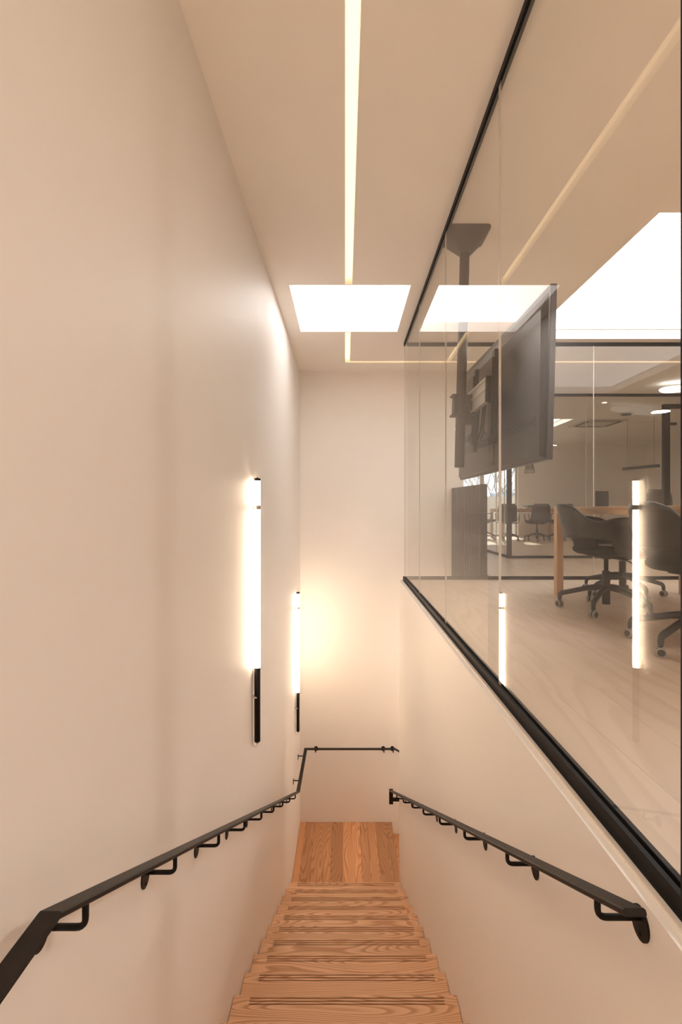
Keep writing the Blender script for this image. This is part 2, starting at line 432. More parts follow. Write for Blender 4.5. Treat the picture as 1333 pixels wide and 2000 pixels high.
for k in range(9): lbr(.885+.466*k, zr(.885+.466*k))
for D in (5.22, 5.74): lbr(D, -3.08+EYE, .03)
for X in (-.385, .505, .625): bracket(HL, lp((X, YE, -3.155+EYE), HL), lp((X, 5.90, -3.155+EYE), HL), -3.105+EYE-o.z, (0,-1,0))
HR = thing('handrail', 'shorter black flat-bar handrail on the right wall below the glass', 'handrail', (XR, .8, zr(.8)))
o2 = HR.location
zR = zr(5.03)
bm = bmesh.new(); bar(bm, [lp(p, HR) for p in [(.51, .80, zr(.80)), (.51, 5.035, zR)]], .040, .012); obj('rail_bar', bm, 'bronze', HR)
bm = bmesh.new(); q = lp((.51, 5.045, zR), HR)
bx(bm, q[0]-.02, q[0]+.022, q[1]-.008, q[1]+.022, q[2]-.15, q[2]+.005); bx(bm, q[0]+.022, q[0]+.30, q[1]-.006, q[1]+.006, q[2]-.12, q[2]-.08)
obj('end_return', bm, 'bronze', HR)
for k in range(8):
    D = .914+.508*k; bracket(HR, lp((XR, D, zr(D)-.045), HR), lp((.507, D, zr(D)-.045), HR), zr(D)-.005-o2.z, (-1,0,0))

# ------------------------------------------------------------------ glass screens
XG = .655
def rail_pair(name, parent, x0, x1, y0, y1, z0, z1, along, base):
    """U channel for glass: two lips and a web"""
    bm = bmesh.new(); web = .012
    if along == 'y':
        m = (x0+x1)/2
        bx(bm, x0, m-.006, y0, y1, z0, z1); bx(bm, m+.006, x1, y0, y1, z0, z1)
        bx(bm, m-.006, m+.006, y0, y1, *((z0, z0+web) if base else (z1-web, z1)))
    else:
        m = (y0+y1)/2
        bx(bm, x0, x1, y0, m-.006, z0, z1); bx(bm, x0, x1, m+.006, y1, z0, z1)
        bx(bm, x0, x1, m-.006, m+.006, *((z0, z0+web) if base else (z1-web, z1)))
    return obj(name, bm, 'railm', parent)
GS = thing('glass_screen', 'long frameless glass screen above the stairs with black floor and ceiling channels', 'glass partition', (XG, 2.0, 0))
JY = [YB+.01, -.14, .82,  1.925, 2.96, 4.0, 4.99]
zb, zt = .0, CEIL-.012
for a, b in zip(JY, JY[1:]):
    if a == .82: a = .86
    bm = bmesh.new(); bx(bm, -.005, .005, a-2+.003, b-2-.003, zb, zt); obj('glass_panel', bm, 'glass', GS)
bm = bmesh.new(); bx(bm, -.02, .02, .82-2, .861-2, .034, CEIL-.032); obj('end_post', bm, 'railm', GS)
for y in JY[1:2]+JY[3:]:
    bm = bmesh.new(); bx(bm, -.0045, .0045, y-2-.0025, y-2+.0025, zb, zt); obj('joint_seal', bm, 'seal', GS)
rail_pair('floor_channel', GS, -.0185, .0185, YB+.01-2, 5.0-2, -.0118, .034, 'y', True)
rail_pair('ceiling_channel', GS, -.011, .015, YB+.01-2, 5.0-2, CEIL-.032, CEIL, 'y', False)
def screen(label, x0, x1, Y, joints, th=.036, loc=None):
    t = thing('glass_screen', label, 'glass partition', (x0, Y, 0))
    J = [x0+.006]+joints+[x1]
    for a, b in zip(J, J[1:]):
        bm = bmesh.new(); bx(bm, a-x0+.003, b-x0-.003, -.005, .005, .0, CEIL-.012); obj('glass_panel', bm, 'glassf', t)
    for x in joints:
        bm = bmesh.new(); bx(bm, x-x0-.0025, x-x0+.0025, -.0055, .0055, .0, CEIL-.012); obj('joint_seal', bm, 'seal', t)
    rail_pair('floor_channel', t, 0, x1-x0, -th/2, th/2, 0 if x0 > 1 else .0, .036, 'x', True)
    rail_pair('ceiling_channel', t, 0, x1-x0, -th/2, th/2, CEIL-.036, CEIL, 'x', False)
    return t
box('trim_2', .6745, 1.563, 4.975, 5.0, -.012, -.0005, 'bead', kind=S)
screen('glass screen closing the far end of the meeting room behind the oak table', .68, XO-.002, 4.985, [1.71, 2.722, 3.75, 4.78, 5.8, 6.8, 7.7], th=.028)
screen('second glass screen further back with a black framed door', 2.63, 5.03, 7.2, [3.81], th=.05)
t = screen('glass screen to the right of the black framed door, mostly out of the picture', 5.99, XO-.002, 7.2, [7.0], th=.05)
# corner post and side screen of the far office
t = thing('glass_screen', 'glass side screen running away from the black corner post', 'glass partition', (2.60, 7.2, 0))
bm = bmesh.new(); bx(bm, -.035, .029, -.03, .03, 0, CEIL); obj('corner_post', bm, 'railm', t)
ys = [.03, .22, .62, 1.7, 2.8, 3.9, YF-7.2-.002]
for a, b in zip(ys, ys[1:]):
    bm = bmesh.new(); bx(bm, -.005, .005, a+.002, b-.002, .0, CEIL-.012); obj('glass_panel', bm, 'glassf', t)
for y in ys[1:-1]:
    bm = bmesh.new(); bx(bm, -.006, .006, y-.004, y+.004, .0, CEIL-.012); obj('joint_seal', bm, 'seal', t)
rail_pair('floor_channel', t, -.02, .02, .03, YF-7.2-.002, 0, .036, 'y', True); rail_pair('ceiling_channel', t, -.02, .02, .03, YF-7.2-.002, CEIL-.036, CEIL, 'y', False)
# door in the second screen
d = thing('door_1', 'black framed glass door', 'door', (5.06, 7.2, 0)); 
for k in ('label', 'category'): del d[k]
d['kind'] = S
bm = bmesh.new(); bx(bm, -.028, .065, -.03, .03, 0, 2.43); bx(bm, .845, .93, -.03, .03, 0, 2.43); bx(bm, .065, .845, -.03, .03, 2.365, 2.43); obj('door_frame', bm, 'railm', d)
bm = bmesh.new(); bx(bm, -.02, .9, -.005, .005, 2.435, CEIL-.012); obj('glass_panel', bm, 'glassf', d)
bm = bmesh.new(); bx(bm, -.028, .93, -.025, .025, CEIL-.036, CEIL); obj('ceiling_channel', bm, 'railm', d)
bm = bmesh.new(); bx(bm, .067, .843, -.005, .005, .01, 2.363); obj('glass_panel', bm, 'glassf', d)
bm = bmesh.new(); bx(bm, .065, .18, -.02, .02, 2.10, 2.14); obj('hinge', bm, 'railm', d)
bm = bmesh.new(); cyl(bm, (.80,-.07,.75), .012, .8, 'z', 12)
for z in (.85, 1.45): cyl(bm, (.80,-.07,z), .008, .068, 'y', 10)
obj('door_handle', bm, 'steel', d)

# ------------------------------------------------------------------ tube wall lamps
TL = []
def tube_lamp(label, D, zt_, sc):
    X = -.562; t = thing('tube_wall_lamp', label, 'wall lamp', (X, D, zt_), group='vertical tube lamps on the left wall')
    L1, L2 = 1.207*sc, 1.68*sc; r = .0192
    bm = bmesh.new(); cyl(bm, (0,0,-L1), r, L1-.012, n=24); obj('light_tube', bm, 'tube', t)
    bm = bmesh.new(); cyl(bm, (0,0,-.014), r+.0012, .016, n=24); cyl(bm, (0,0,.002), .005, .006, n=12); obj('end_cap', bm, 'bronze', t)
    bm = bmesh.new(); cyl(bm, (0,0,-L2), r, L2-L1, n=24); obj('socket_tube', bm, 'black', t)
    bm = bmesh.new(); cyl(bm, (0,0,-.198), r+.0015, .028, n=24); bx(bm, -.033, -.016, -.009, .009, -.198, -.170); obj('clip', bm, 'steel', t)
    bm = bmesh.new(); bx(bm, -.033, .0, -r-.002, -r+.006, -L1-.192, -L1-.182); bx(bm, -.033, -.024, -.012, .012, -L1-.195, -L1-.178); obj('lower_bracket', bm, 'clearp', t)
    bm = bmesh.new(); cyl(bm, (0,0,-L2-.012), .009, .014, n=12, r2=.012); obj('cable_gland', bm, 'clearp', t)
    bm = bmesh.new(); tube(bm, arc_path([(0,0,-L2-.01), (-.004,-.008,-L2-.035), (-.026,-.014,-L2-.02), (-.028,-.012,-L2+.25), (-.027,-.014,-L1-.10), (-.027,-.02,-L1-.02), (-.0325,-.012,-L1+.05)], .03, 5), .0022, 8); obj('cable', bm, 'cord', t)
    return t
tube_lamp('nearer and longer-looking vertical tube lamp on the left wall', 2.913, EYE+.197, 1.0)
tube_lamp('farther vertical tube lamp low on the left wall beside the far corner', 5.43, EYE-.99, .985)

tube_lamp('added fill tube lamp on the left wall, unseen behind the viewpoint', -.75, EYE+1.2, 1.0)  # extra tube added behind the camera as ambient fill
# ------------------------------------------------------------------ ceiling mount and television (mount leans slightly)
LEAN = math.radians(1.45)
cm = thing('ceiling_mount', 'brown-grey ceiling pole mount holding the television', 'mount', (.80, 3.03, CEIL))
bm = bmesh.new()
def sq(z, hx, hy, cx=0, cy=0, cr=.03, n=5):
    vs = []
    for (sx, sy, a0) in ((1,1,0),(-1,1,90),(-1,-1,180),(1,-1,270)):
        for i in range(n):
            a = math.radians(a0+90*i/(n-1)); vs.append(bm.verts.new((cx+sx*(hx-cr)+cr*math.cos(a), cy+sy*(hy-cr)+cr*math.sin(a), z)))
    return vs
skin_rings(bm, [sq(0,.14,.125), sq(-.012,.14,.125), sq(-.022,.125,.11,cr=.028), sq(-.125,.04,.04,cr=.026)])
obj('ceiling_plate', bm, 'pole', cm)
bm = bmesh.new(); cyl(bm, (0,0,-1.545), .032, 1.45, n=24)
ml = Matrix.Rotation(LEAN, 4, 'Y'); bmesh.ops.transform(bm, matrix=ml, verts=bm.verts); obj('pole', bm, 'pole', cm)
def mpart(name, build, m, bevel=0):
    bm = bmesh.new(); build(bm); bmesh.ops.transform(bm, matrix=ml, verts=bm.verts); return obj(name, bm, m, cm, bevel=bevel)
zc = -1.14
def collar(b):
    cyl(b, (0,0,zc-.06), .040, .135, n=24)
    bx(b, -.052, -.030, -.035, .035, zc-.055, zc+.07)
    for z in (zc-.062, zc+.068): bx(b, -.066, .03, -.04, .04, z-.006, z+.006)
mpart('collar', collar, 'pole', .002)
def arm(b):
    bx(b, .025, .085, -.05, .03, zc-.06, zc+.07); bx(b, .03, .075, -.02, .02, zc-.12, zc-.06)
mpart('swivel_arm', arm, 'pole', .003)
def railx(b):
    bx(b, .062, .088, -.36, .20, zc-.045, zc+.085)
    for z in (zc-.052, zc+.025, zc+.082): bx(b, .052, .062, -.36, .20, z, z+.012)
mpart('mounting_rail', railx, 'alu')
mpart('rail_cap', lambda b: bx(b, .05, .092, -.378, -.36, zc-.055, zc+.096), 'tvdark')
def vbr(b):
    for y in (-.37, .02):
        bx(b, .090, .115, y-.025, y+.02, zc-.30, zc+.25); bx(b, .075, .09, y-.03, y-.022, zc-.25, zc+.20)
mpart('vertical_bracket', vbr, 'tvdark', .002)
# television: back faces the stairs
TVD = (2.17+3.69)/2
tv = thing('television', 'large flat television seen from behind, hanging beside the glass screen', 'television', (.945, TVD, EYE+.66))
tv.rotation_euler = (0, LEAN, -math.radians(-1.2))
W2, H2 = .76, .42
bm = bmesh.new(); bx(bm, .012, .042, -W2, W2, -H2, H2); obj('bezel', bm, 'tvback', tv, bevel=.003)
bm = bmesh.new(); bx(bm, .0421, .044, -W2+.01, W2-.01, -H2+.015, H2-.01); obj('screen', bm, 'screen', tv)
bm = bmesh.new()
a = [bm.verts.new((.012, y, z)) for y, z in ((-W2+.02,-H2+.01),(W2-.02,-H2+.01),(W2-.02,H2-.03),(-W2+.02,H2-.03))]
b = [bm.verts.new((-.008, y, z)) for y, z in ((-W2+.04,-H2+.02),(W2-.04,-H2+.02),(W2-.06,H2-.10),(-W2+.06,H2-.10))]
skin_rings(bm, [a, b]); obj('back_panel', bm, 'tvback', tv, smooth=False)
bm = bmesh.new()
for i in range(4):
    z = -.20-.013*i; bx(bm, -.0105, -.007, -W2+.09, W2-.08, z, z+.005)
obj('vent_ridge', bm, 'tvdark', tv, kind='stuff')
bm = bmesh.new(); bx(bm, -.0115, -.007, -.09, .08, -.385, -.262); obj('access_cover', bm, 'tvback', tv, bevel=.002)
bm = bmesh.new()
for y, z in ((-.08,-.27),(.07,-.27),(-.08,-.375),(.07,-.375),(-.005,-.27)): cyl(bm, (-.0135, y, z), .004, .003, 'x', 8)
obj('cover_screw', bm, 'tvdark', tv)
bm = bmesh.new(); bx(bm, -.012, -.006, .30, .46, .02, .16); obj('label_plate', bm, 'tvdark', tv)
bm = bmesh.new()
bx(bm, -.03, -.007, .28, .34, -.16, -.05); bx(bm, -.022, -.007, .42, .60, -.15, -.11)
obj('connector_box', bm, 'tvdark', tv, bevel=.003)
for k, (y0, y1, zz) in enumerate(((.02,.33,-.14),(-.02,.36,-.17),(-.26,.10,-.12),(.10,.30,-.19))):
    bm = bmesh.new(); tube(bm, arc_path([(-.05, y0, .0), (-.055, y0+.02, zz-.02), (-.05, (y0+y1)/2, zz-.08), (-.04, y1, zz), (-.02, y1, -.10)], .06, 5), .005, 8); obj('cable', bm, 'tvdark', tv)

# ------------------------------------------------------------------ meeting table
tb = thing('oak_table', 'long oak table level with the eye behind the glass screen', 'table', (2.48, 3.15, 0))
TX0, TX1, TY0, TY1 = 1.89-2.48, 3.08-2.48, 1.70-3.15, 4.12-3.15
bm = bmesh.new(); bx(bm, TX0, TX1, TY0, TY1, .768, .79); obj('tabletop', bm, 'table', tb, bevel=.002)
bm = bmesh.new()
bx(bm, TX0, TX0+.025, TY0+.06, TY1-.062, .732, .7675); bx(bm, TX1-.025, TX1, TY0+.06, TY1-.062, .732, .7675)
bx(bm, TX0+.06, TX1-.06, TY1-.062, TY1-.035, .732, .7675); bx(bm, TX0+.06, TX1-.06, TY0+.035, TY0+.062, .732, .7675)
obj('apron', bm, 'table', tb)
tlm = oak('table_leg_oak', (.50,.31,.175), (.64,.44,.28), 2, rings=10, cross=7, along=.8, contrast=.8, plank_var=.03)
for a, b in ((TX0, TY1-.06), (TX1-.06, TY1-.06), (TX0, TY0), (TX1-.06, TY0)):
    bm = bmesh.new(); bx(bm, a, a+.06, b, b+.06, 0, .7675); obj('leg', bm, tlm, tb, bevel=.002)

# ------------------------------------------------------------------ swivel chairs with dark veneer shells
def star_base(t, r=.32, hub=.20, phase=0, drop=0, wheel=.027, simple=False):
    bm = bmesh.new(); cyl(bm, (0,0,.052), .028, .25-.0, n=18); obj('column', bm, 'plastic', t)
    bm = bmesh.new(); cyl(bm, (0,0,.30), .016, .125-drop, n=14); obj('gas_lift', bm, 'plastic', t)
    for i in range(5):
        a = phase + i*2*PI/5; c, s = math.cos(a), math.sin(a)
        bm = bmesh.new()
        P = arc_path([(c*.015, s*.015, hub-.02), (c*.09, s*.09, hub-.025), (c*(r-.005), s*(r-.005), .108), (c*r, s*r, .06)], .035, 5)
        tube(bm, P, [.024-.010*k/(len(P)-1) for k in range(len(P))], 10)
        lg = obj('leg', bm, 'plastic', t)
        # twin-wheel caster, axle turned a little
        ca = a + (1.2 if i % 2 else .7); u = Vector((math.cos(ca), math.sin(ca), 0)); ctr = Vector((c*r, s*r, wheel))
        bm = bmesh.new()
        for sgn in (-1, 1): tube(bm, [ctr+u*sgn*.006, ctr+u*sgn*.008, ctr+u*sgn*.020, ctr+u*sgn*.022], [wheel-.003, wheel, wheel, wheel-.003], 16)
        obj('caster', bm, 'cast', lg)
        bm = bmesh.new()
        tube(bm, [ctr-u*.0235, ctr+u*.0235], wheel*.68, 14); tube(bm, [ctr+Vector((0,0,.01)), ctr+Vector((0,0,.045))], .009, 10)
        obj('caster_hub', bm, 'plastic', lg)
def shell_chair(label, loc, face, phase, drop=0):
    t = thing('swivel_chair', label, 'chair', (loc[0], loc[1], 0), face, 'swivel chairs with dark wooden shells')
    star_base(t, phase=phase-face, drop=drop)
    zt0 = -drop
    def top(th):   # th 0 = back
        a = abs(math.degrees(th)); K = ((0,.808),(15,.806),(28,.778),(40,.706),(50,.683),(58,.685),(72,.706),(90,.715),(112,.70),(128,.66),(140,.58))
        for (a0,v0),(a1,v1) in zip(K, K[1:]):
            if a <= a1: 
                s = (a-a0)/(a1-a0); return v0+(v1-v0)*s
        return K[-1][1]
    def bot(th):
        a = abs(math.degrees(th)); K = ((0,.555),(58,.553),(66,.54),(71,.50),(75,.45),(80,.432),(115,.43),(140,.50))
        for (a0,v0),(a1,v1) in zip(K, K[1:]):
            if a <= a1: return v0+(v1-v0)*(a-a0)/(a1-a0)
        return K[-1][1]
    bm = bmesh.new(); rows = []; NT, NZ = 70, 9
    for i in range(NT+1):
        th = math.radians(-138+276*i/NT); row = []
        a, b = bot(th), top(th)
        for j in range(NZ+1):
            z = a+(b-a)*j/NZ
            lean = (z-.43)*.26; back = max(0, math.cos(th))
            rx = .262+lean*(.55+.45*back); ry = .262+lean*.35
            if z < .5: k = (.5-z)/.07; rx -= .03*k; ry -= .03*k
            row.append(bm.verts.new((-rx*math.cos(th)*(1 if back else .92)+.0, -ry*math.sin(th), z+zt0)))
        rows.append(row)
    for a, b in zip(rows, rows[1:]):
        for j in range(NZ): f = bm.faces.new((a[j], b[j], b[j+1], a[j+1])); f.smooth = True
    sh = obj('shell', bm, 'shell', t); so = sh.modifiers.new('solid', 'SOLIDIFY'); so.thickness = .011; so.offset = -1
    # seat cushion
    bm = bmesh.new(); rs = []
    for z, k in ((.425,.72),(.432,.9),(.450,.99),(.470,1),(.488,.95),(.497,.8),(.500,.45)):
        rs.append([bm.verts.new((.235*k*math.copysign(abs(math.cos(a))**.8, math.cos(a))+.02, .235*k*math.copysign(abs(math.sin(a))**.8, math.sin(a)), z+zt0)) for a in [2*PI*i/36 for i in range(36)]])
    skin_rings(bm, rs); obj('seat_cushion', bm, 'fabric', t)
    # lumbar pad joining seat and back
    bm = bmesh.new(); rows = []
    for i in range(13):
        th = math.radians(-46+92*i/12); rows.append([bm.verts.new((-(r_)*math.cos(th), -(r_)*math.sin(th), z+zt0)) for r_, z in ((.215,.47),(.225,.52),(.255,.60),(.245,.60),(.21,.52),(.20,.47))])
    skin_rings(bm, rows); obj('lumbar_pad', bm, 'fabric', t)
    bm = bmesh.new(); cyl(bm, (0,0,.395+zt0), .035, .03, n=16, r2=.09); bx(bm, -.11, .11, -.07, .07, .412+zt0, .428+zt0); obj('seat_plate', bm, 'plastic', t)
    bm = bmesh.new(); tube(bm, arc_path([(.0,-.05,.412+zt0), (.03,-.20,.405+zt0), (.05,-.25,.385+zt0)], .05, 4), .005, 8); obj('lever', bm, 'plastic', t)
    return t
chA = shell_chair('dark wooden-shell swivel chair with papers on its seat, by the oak table leg', (1.98, 3.45), 0, math.radians(10))
chB = shell_chair('nearest dark wooden-shell swivel chair, cut by the right edge of the picture', (1.93, 2.50), math.radians(10), math.radians(61))
chC = shell_chair('lowered dark swivel chair under the far end of the oak table', (2.50, 4.10), PI, math.radians(55), drop=.085)
# papers on the seat
bm = bmesh.new(); bx(bm, -.10, .10, -.075, .075, 0, .004); bmesh.ops.rotate(bm, verts=bm.verts, cent=(0,0,0), matrix=Matrix.Rotation(.5,3,'Z'))
tag(obj('magazine', bm, 'paper', loc=(1.99, 3.40, .5005)), 'open printed magazine lying on the grey seat of a swivel chair', 'magazine')

# ------------------------------------------------------------------ slatted guard beside the void
t = thing('slatted_panel', 'low dark panel of vertical slats standing against the corridor wall behind the glass', 'panel', (1.55, 5.58, -.3))
bm = bmesh.new(); bx(bm, -.02, .03, -.47, .445, 0, .3+1.05); g = obj('backing', bm, 'slatb', t)
bm = bmesh.new()
for i in range(13):
    y = -.468+i*.0703; bx(bm, -.045, -.0205, y, y+.056, 0, .3+1.048)
obj('slat', bm, 'slat', t, kind='stuff')
bm = bmesh.new(); bx(bm, -.046, .034, -.482, -.4705, 0, .3+1.052); obj('end_board', bm, 'slat', t)
t.rotation_euler = (0,0,math.radians(7)); t.location.x = 1.50; t.location.y = 5.57

# ------------------------------------------------------------------ far office
def far_chair(label, loc, face, phase, grp='charcoal office chairs around the far table', s=1):
    t = thing('office_chair', label, 'chair', (loc[0], loc[1], 0), face, grp)
    star_base(t, phase=phase, r=.30)
    bm = bmesh.new(); rows = []
    for i in range(13):                                 # L-shaped upholstered shell, front (+x) to back
        u = i/12; P = [(.24,.0,.455),(.1,0,.455),(-.12,0,.465),(-.21,0,.50),(-.245,0,.60),(-.27,0,.75),(-.29,0,.90)]
        k = u*(len(P)-1); j = min(int(k), len(P)-2); f = k-j
        x = P[j][0]*(1-f)+P[j+1][0]*f; z = P[j][2]*(1-f)+P[j+1][2]*f
        hw = .225 if u < .6 else .225-.02*(u-.6)/.4; e = .75 if u > .97 or u < .03 else 1
        nx, nz = (0, 1) if u < .45 else (.98, .1)
        row = []
        for v in range(9):
            q = -1+2*v/8; cup = .045*q*q*q*q
            row.append(bm.verts.new((x+nx*cup, hw*e*q, z+nz*cup)))
        rows.append(row)
    for a, b in zip(rows, rows[1:]):
        for j in range(8): f = bm.faces.new((a[j], b[j], b[j+1], a[j+1])); f.smooth = True
    o = obj('seat_shell', bm, 'fabric', t); so = o.modifiers.new('solid', 'SOLIDIFY'); so.thickness = .03; so.offset = 0
    for sg in (-1, 1):
        bm = bmesh.new(); tube(bm, arc_path([(.02,sg*.12,.43),(.02,sg*.26,.44),(.10,sg*.275,.66),(-.16,sg*.275,.67),(-.20,sg*.25,.50)], .05, 5), .012, 8); obj('armrest', bm, 'plastic', t)
    bm = bmesh.new(); bx(bm, -.1, .1, -.13, .13, .415, .437); obj('seat_plate', bm, 'plastic', t)
    return t
f0 = far_chair('charcoal armchair on casters seen squarely from behind at the far table', (4.66, 11.05), PI/2, .3)
dup(f0, (3.98, 11.15, 0), PI/2-.35, 'charcoal armchair at the far table half hidden by the black corner post')
dup(f0, (3.62, 11.85, 0), .15, 'sunlit armchair at the left end of the far table')
dup(f0, (5.32, 11.30, 0), PI/2+.3, 'charcoal armchair at the far table, rightmost, showing above the near table')
t = thing('far_table', 'oak table in the far office by the window with chairs around it', 'table', (4.8, 12.1, 0))
bm = bmesh.new(); bx(bm, -.80, .85, -.45, .45, .762, .79); obj('tabletop', bm, 'table', t)
bm = bmesh.new(); bx(bm, -.74, .79, -.44, -.42, .70, .7615); bx(bm, -.74, .79, .42, .44, .70, .7615); bx(bm, -.79, -.77, -.38, .38, .70, .7615); bx(bm, .82, .84, -.38, .38, .70, .7615); obj('apron', bm, 'table', t)
for a, b in ((-.80,-.45),(.785,-.45),(-.80,.385),(.785,.385)):
    bm = bmesh.new(); bx(bm, a, a+.065, b, b+.065, 0, .7615); obj('leg', bm, tlm, t)
for i, (mm_, dx, lb) in enumerate((('bookC', 0, 'pale magazine, lowest of a small pile on the far table'), ('bookA', .02, 'purple magazine in the middle of the pile on the far table'), ('bookB', -.01, 'green magazine on top of the pile on the far table'))):
    bm = bmesh.new(); bx(bm, -.15, .15, -.11, .11, 0, .03); o = obj('magazine', bm, mm_, loc=(4.82+dx, 11.85, .7905+.0305*i), bevel=.004); o.rotation_euler.z = .15*i; tag(o, lb, 'magazine')
# desk with monitor
t = thing('office_desk', 'oak desk in the far office carrying a monitor', 'table', (6.1, 9.7, 0))
bm = bmesh.new(); bx(bm, -.9, 1.0, -.4, .4, .735, .76); obj('tabletop', bm, 'table', t)
for a, b in ((-.88,-.38),(.92,-.38),(-.88,.32),(.92,.32)):
    bm = bmesh.new(); bx(bm, a, a+.06, b, b+.06, 0, .735); obj('leg', bm, tlm, t)
t = thing('monitor', 'dark computer monitor on a slanted stand on the far desk', 'monitor', (5.52, 9.75, .7605), math.radians(36))
bm = bmesh.new(); bx(bm, -.13, .13, -.09, .09, 0, .015); obj('foot', bm, 'tvdark', t, bevel=.004)
bm = bmesh.new(); tube(bm, [(0,.05,.01),(0,.075,.12),(0,.03,.26)], .022, 8); obj('stand', bm, 'tvdark', t)
bm = bmesh.new(); bx(bm, -.26, .26, -.01, .03, .07, .40); h = obj('housing', bm, 'tvdark', t, bevel=.006)
bm = bmesh.new(); bx(bm, -.245, .245, -.0125, -.0102, .09, .385); obj('display', bm, 'screen', t)
for xx, lb in ((5.42, 'flat dark keyboard lying in front of the monitor on the far desk'), (5.98, 'flat dark keyboard lying right of the monitor on the far desk')):
    bm = bmesh.new(); bx(bm, -.2, .2, -.07, .07, 0, .018)
    kb = obj('keyboard', bm, 'tvdark', loc=(xx, 9.42, .7605), bevel=.003); tag(kb, lb, 'keyboard')
bm = bmesh.new()
bx(bm, -.09, .09, -.07, .07, 0, .14); bx(bm, -.095, .095, -.075, .075, .14, .165)
tag(obj('storage_box', bm, 'leather', loc=(6.33, 9.65, .7605), bevel=.004), 'small brown lidded box standing on the far desk', 'box')
t = thing('leather_armchair', 'high-backed dark brown leather office chair behind the black door frame', 'chair', (7.44, 10.55, 0), math.radians(-100))
star_base(t, phase=.2, r=.31)
bm = bmesh.new(); bx(bm, -.25, .25, -.25, .25, .42, .53); obj('seat', bm, 'leather', t, bevel=.04)
bm = bmesh.new(); rows = []
for z, w_, x in ((.50,.20,-.22),(.70,.25,-.25),(.95,.285,-.29),(1.15,.27,-.33),(1.25,.20,-.35)):
    rows.append([bm.verts.new((x+.05*math.sin(a)*(1 if z < 1.2 else .6), w_*math.cos(a), z)) for a in [2*PI*i/20 for i in range(20)]])
skin_rings(bm, rows); obj('backrest', bm, 'leather', t)
for sg in (-1, 1):
    bm = bmesh.new(); tube(bm, arc_path([(.1,sg*.27,.45),(.12,sg*.30,.68),(-.2,sg*.29,.70)], .06, 4), .022, 8); obj('armrest', bm, 'leather', t)

# ceiling fittings of the far office
t = thing('pendant_bar_lamp', 'slim black bar pendant hanging on two wires in the far office', 'pendant lamp', (5.86, 9.03, 1.575))
dv = Vector((.12, -.36, 0)); bm = bmesh.new()
sd = Vector((dv.y, -dv.x, 0)).normalized()*.03
for z in (0, .05): pass
vs = [bm.verts.new(p) for p in [(-dv-sd), (-dv+sd), (dv+sd), (dv-sd)]]; r_ = bmesh.ops.extrude_face_region(bm, geom=[bm.faces.new(vs)]); bmesh.ops.translate(bm, verts=[v for v in r_['geom'] if isinstance(v, bmesh.types.BMVert)], vec=(0,0,.055))
obj('housing', bm, 'tvdark', t)
for k in (-.75, .75):
    bm = bmesh.new(); p = dv*k; tube(bm, [(p.x,p.y,.055),(p.x,p.y,CEIL-1.575)], .0025, 6); obj('wire', bm, 'tvdark', t)
t = thing('wire_cage_lamp', 'black wire cage pendant lamp hanging just below the television', 'pendant lamp', (3.57, 8.8, 1.475))
bm = bmesh.new()
for i in range(12):
    a = 2*PI*i/12; b = a+.35; tube(bm, [(.095*math.cos(a),.095*math.sin(a),0),(.035*math.cos(b),.035*math.sin(b),.30)], .003, 5)
    b = a-.35; tube(bm, [(.095*math.cos(a),.095*math.sin(a),0),(.035*math.cos(b),.035*math.sin(b),.30)], .003, 5)
for z, r in ((0,.095),(.10,.075),(.2,.054),(.30,.035)):
    tube(bm, [(r*math.cos(2*PI*i/24), r*math.sin(2*PI*i/24), z) for i in range(25)], .0035, 5, cap=False)
obj('cage', bm, 'tvdark', t)
bm = bmesh.new(); cyl(bm, (0,0,.28), .03, .06, n=12); tube(bm, [(0,0,.34),(0,0,CEIL-1.475)], .003, 6); obj('cord', bm, 'tvdark', t)
bm = bmesh.new(); bmesh.ops.create_uvsphere(bm, u_segments=12, v_segments=8, radius=.035, matrix=Matrix.Translation((0,0,.22))); obj('bulb', bm, 'bulb', t, smooth=True)
# cassette air conditioner
t = thing('ceiling_cassette', 'square ceiling air-conditioning cassette in the far office', 'air conditioner', (5.32, 9.6, CEIL))
bm = bmesh.new(); bx(bm, -.42, .42, -.42, .42, -.02, 0); obj('frame', bm, 'vent', t, bevel=.006)
for i in range(4):
    bm = bmesh.new(); bx(bm, -.28, .28, .30, .36, -.024, -.0205); bmesh.ops.rotate(bm, verts=bm.verts, cent=(0,0,0), matrix=Matrix.Rotation(i*PI/2,3,'Z')); obj('air_slot', bm, 'ventd', t)
bm = bmesh.new(); bx(bm, -.24, .24, -.24, .24, -.026, -.0205); obj('grille', bm, 'vent', t)
t = thing('round_vent', 'round ceiling vent in the far office', 'vent', (5.34, 8.63, CEIL))
bm = bmesh.new(); cyl(bm, (0,0,-.012), .12, .012, n=28); obj('rim', bm, 'vent', t)
bm = bmesh.new(); cyl(bm, (0,0,-.035), .085, .022, n=28, r2=.06); obj('disc', bm, 'ventd', t)
t = thing('downlight', 'tiny lit round downlight in the far office ceiling', 'light', (4.42, 7.75, CEIL))
bm = bmesh.new(); cyl(bm, (0,0,-.006), .05, .006, n=20); obj('rim', bm, 'white', t)
bm = bmesh.new(); cyl(bm, (0,0,-.008), .036, .002, n=20); obj('lens', bm, 'down', t)
t = thing('oblong_ceiling_lamp', 'white oblong ceiling lamp at the right edge of the picture', 'light', (4.85, 6.35, CEIL-.09))
bm = bmesh.new()
prof = [(-.09,.0),(-.08,-.03),(-.04,-.05),(0,-.055),(.04,-.05),(.08,-.03),(.09,0),(.06,.03),(-.06,.03)]
rs = []
for y, k in ((-.62,.25),(-.60,.6),(-.55,.9),(-.48,1),(.48,1),(.55,.9),(.60,.6),(.62,.25)): rs.append([bm.verts.new((p[0]*k, y, p[1]*k)) for p in prof])
skin_rings(bm, rs); obj('shade', bm, 'lamp', t)
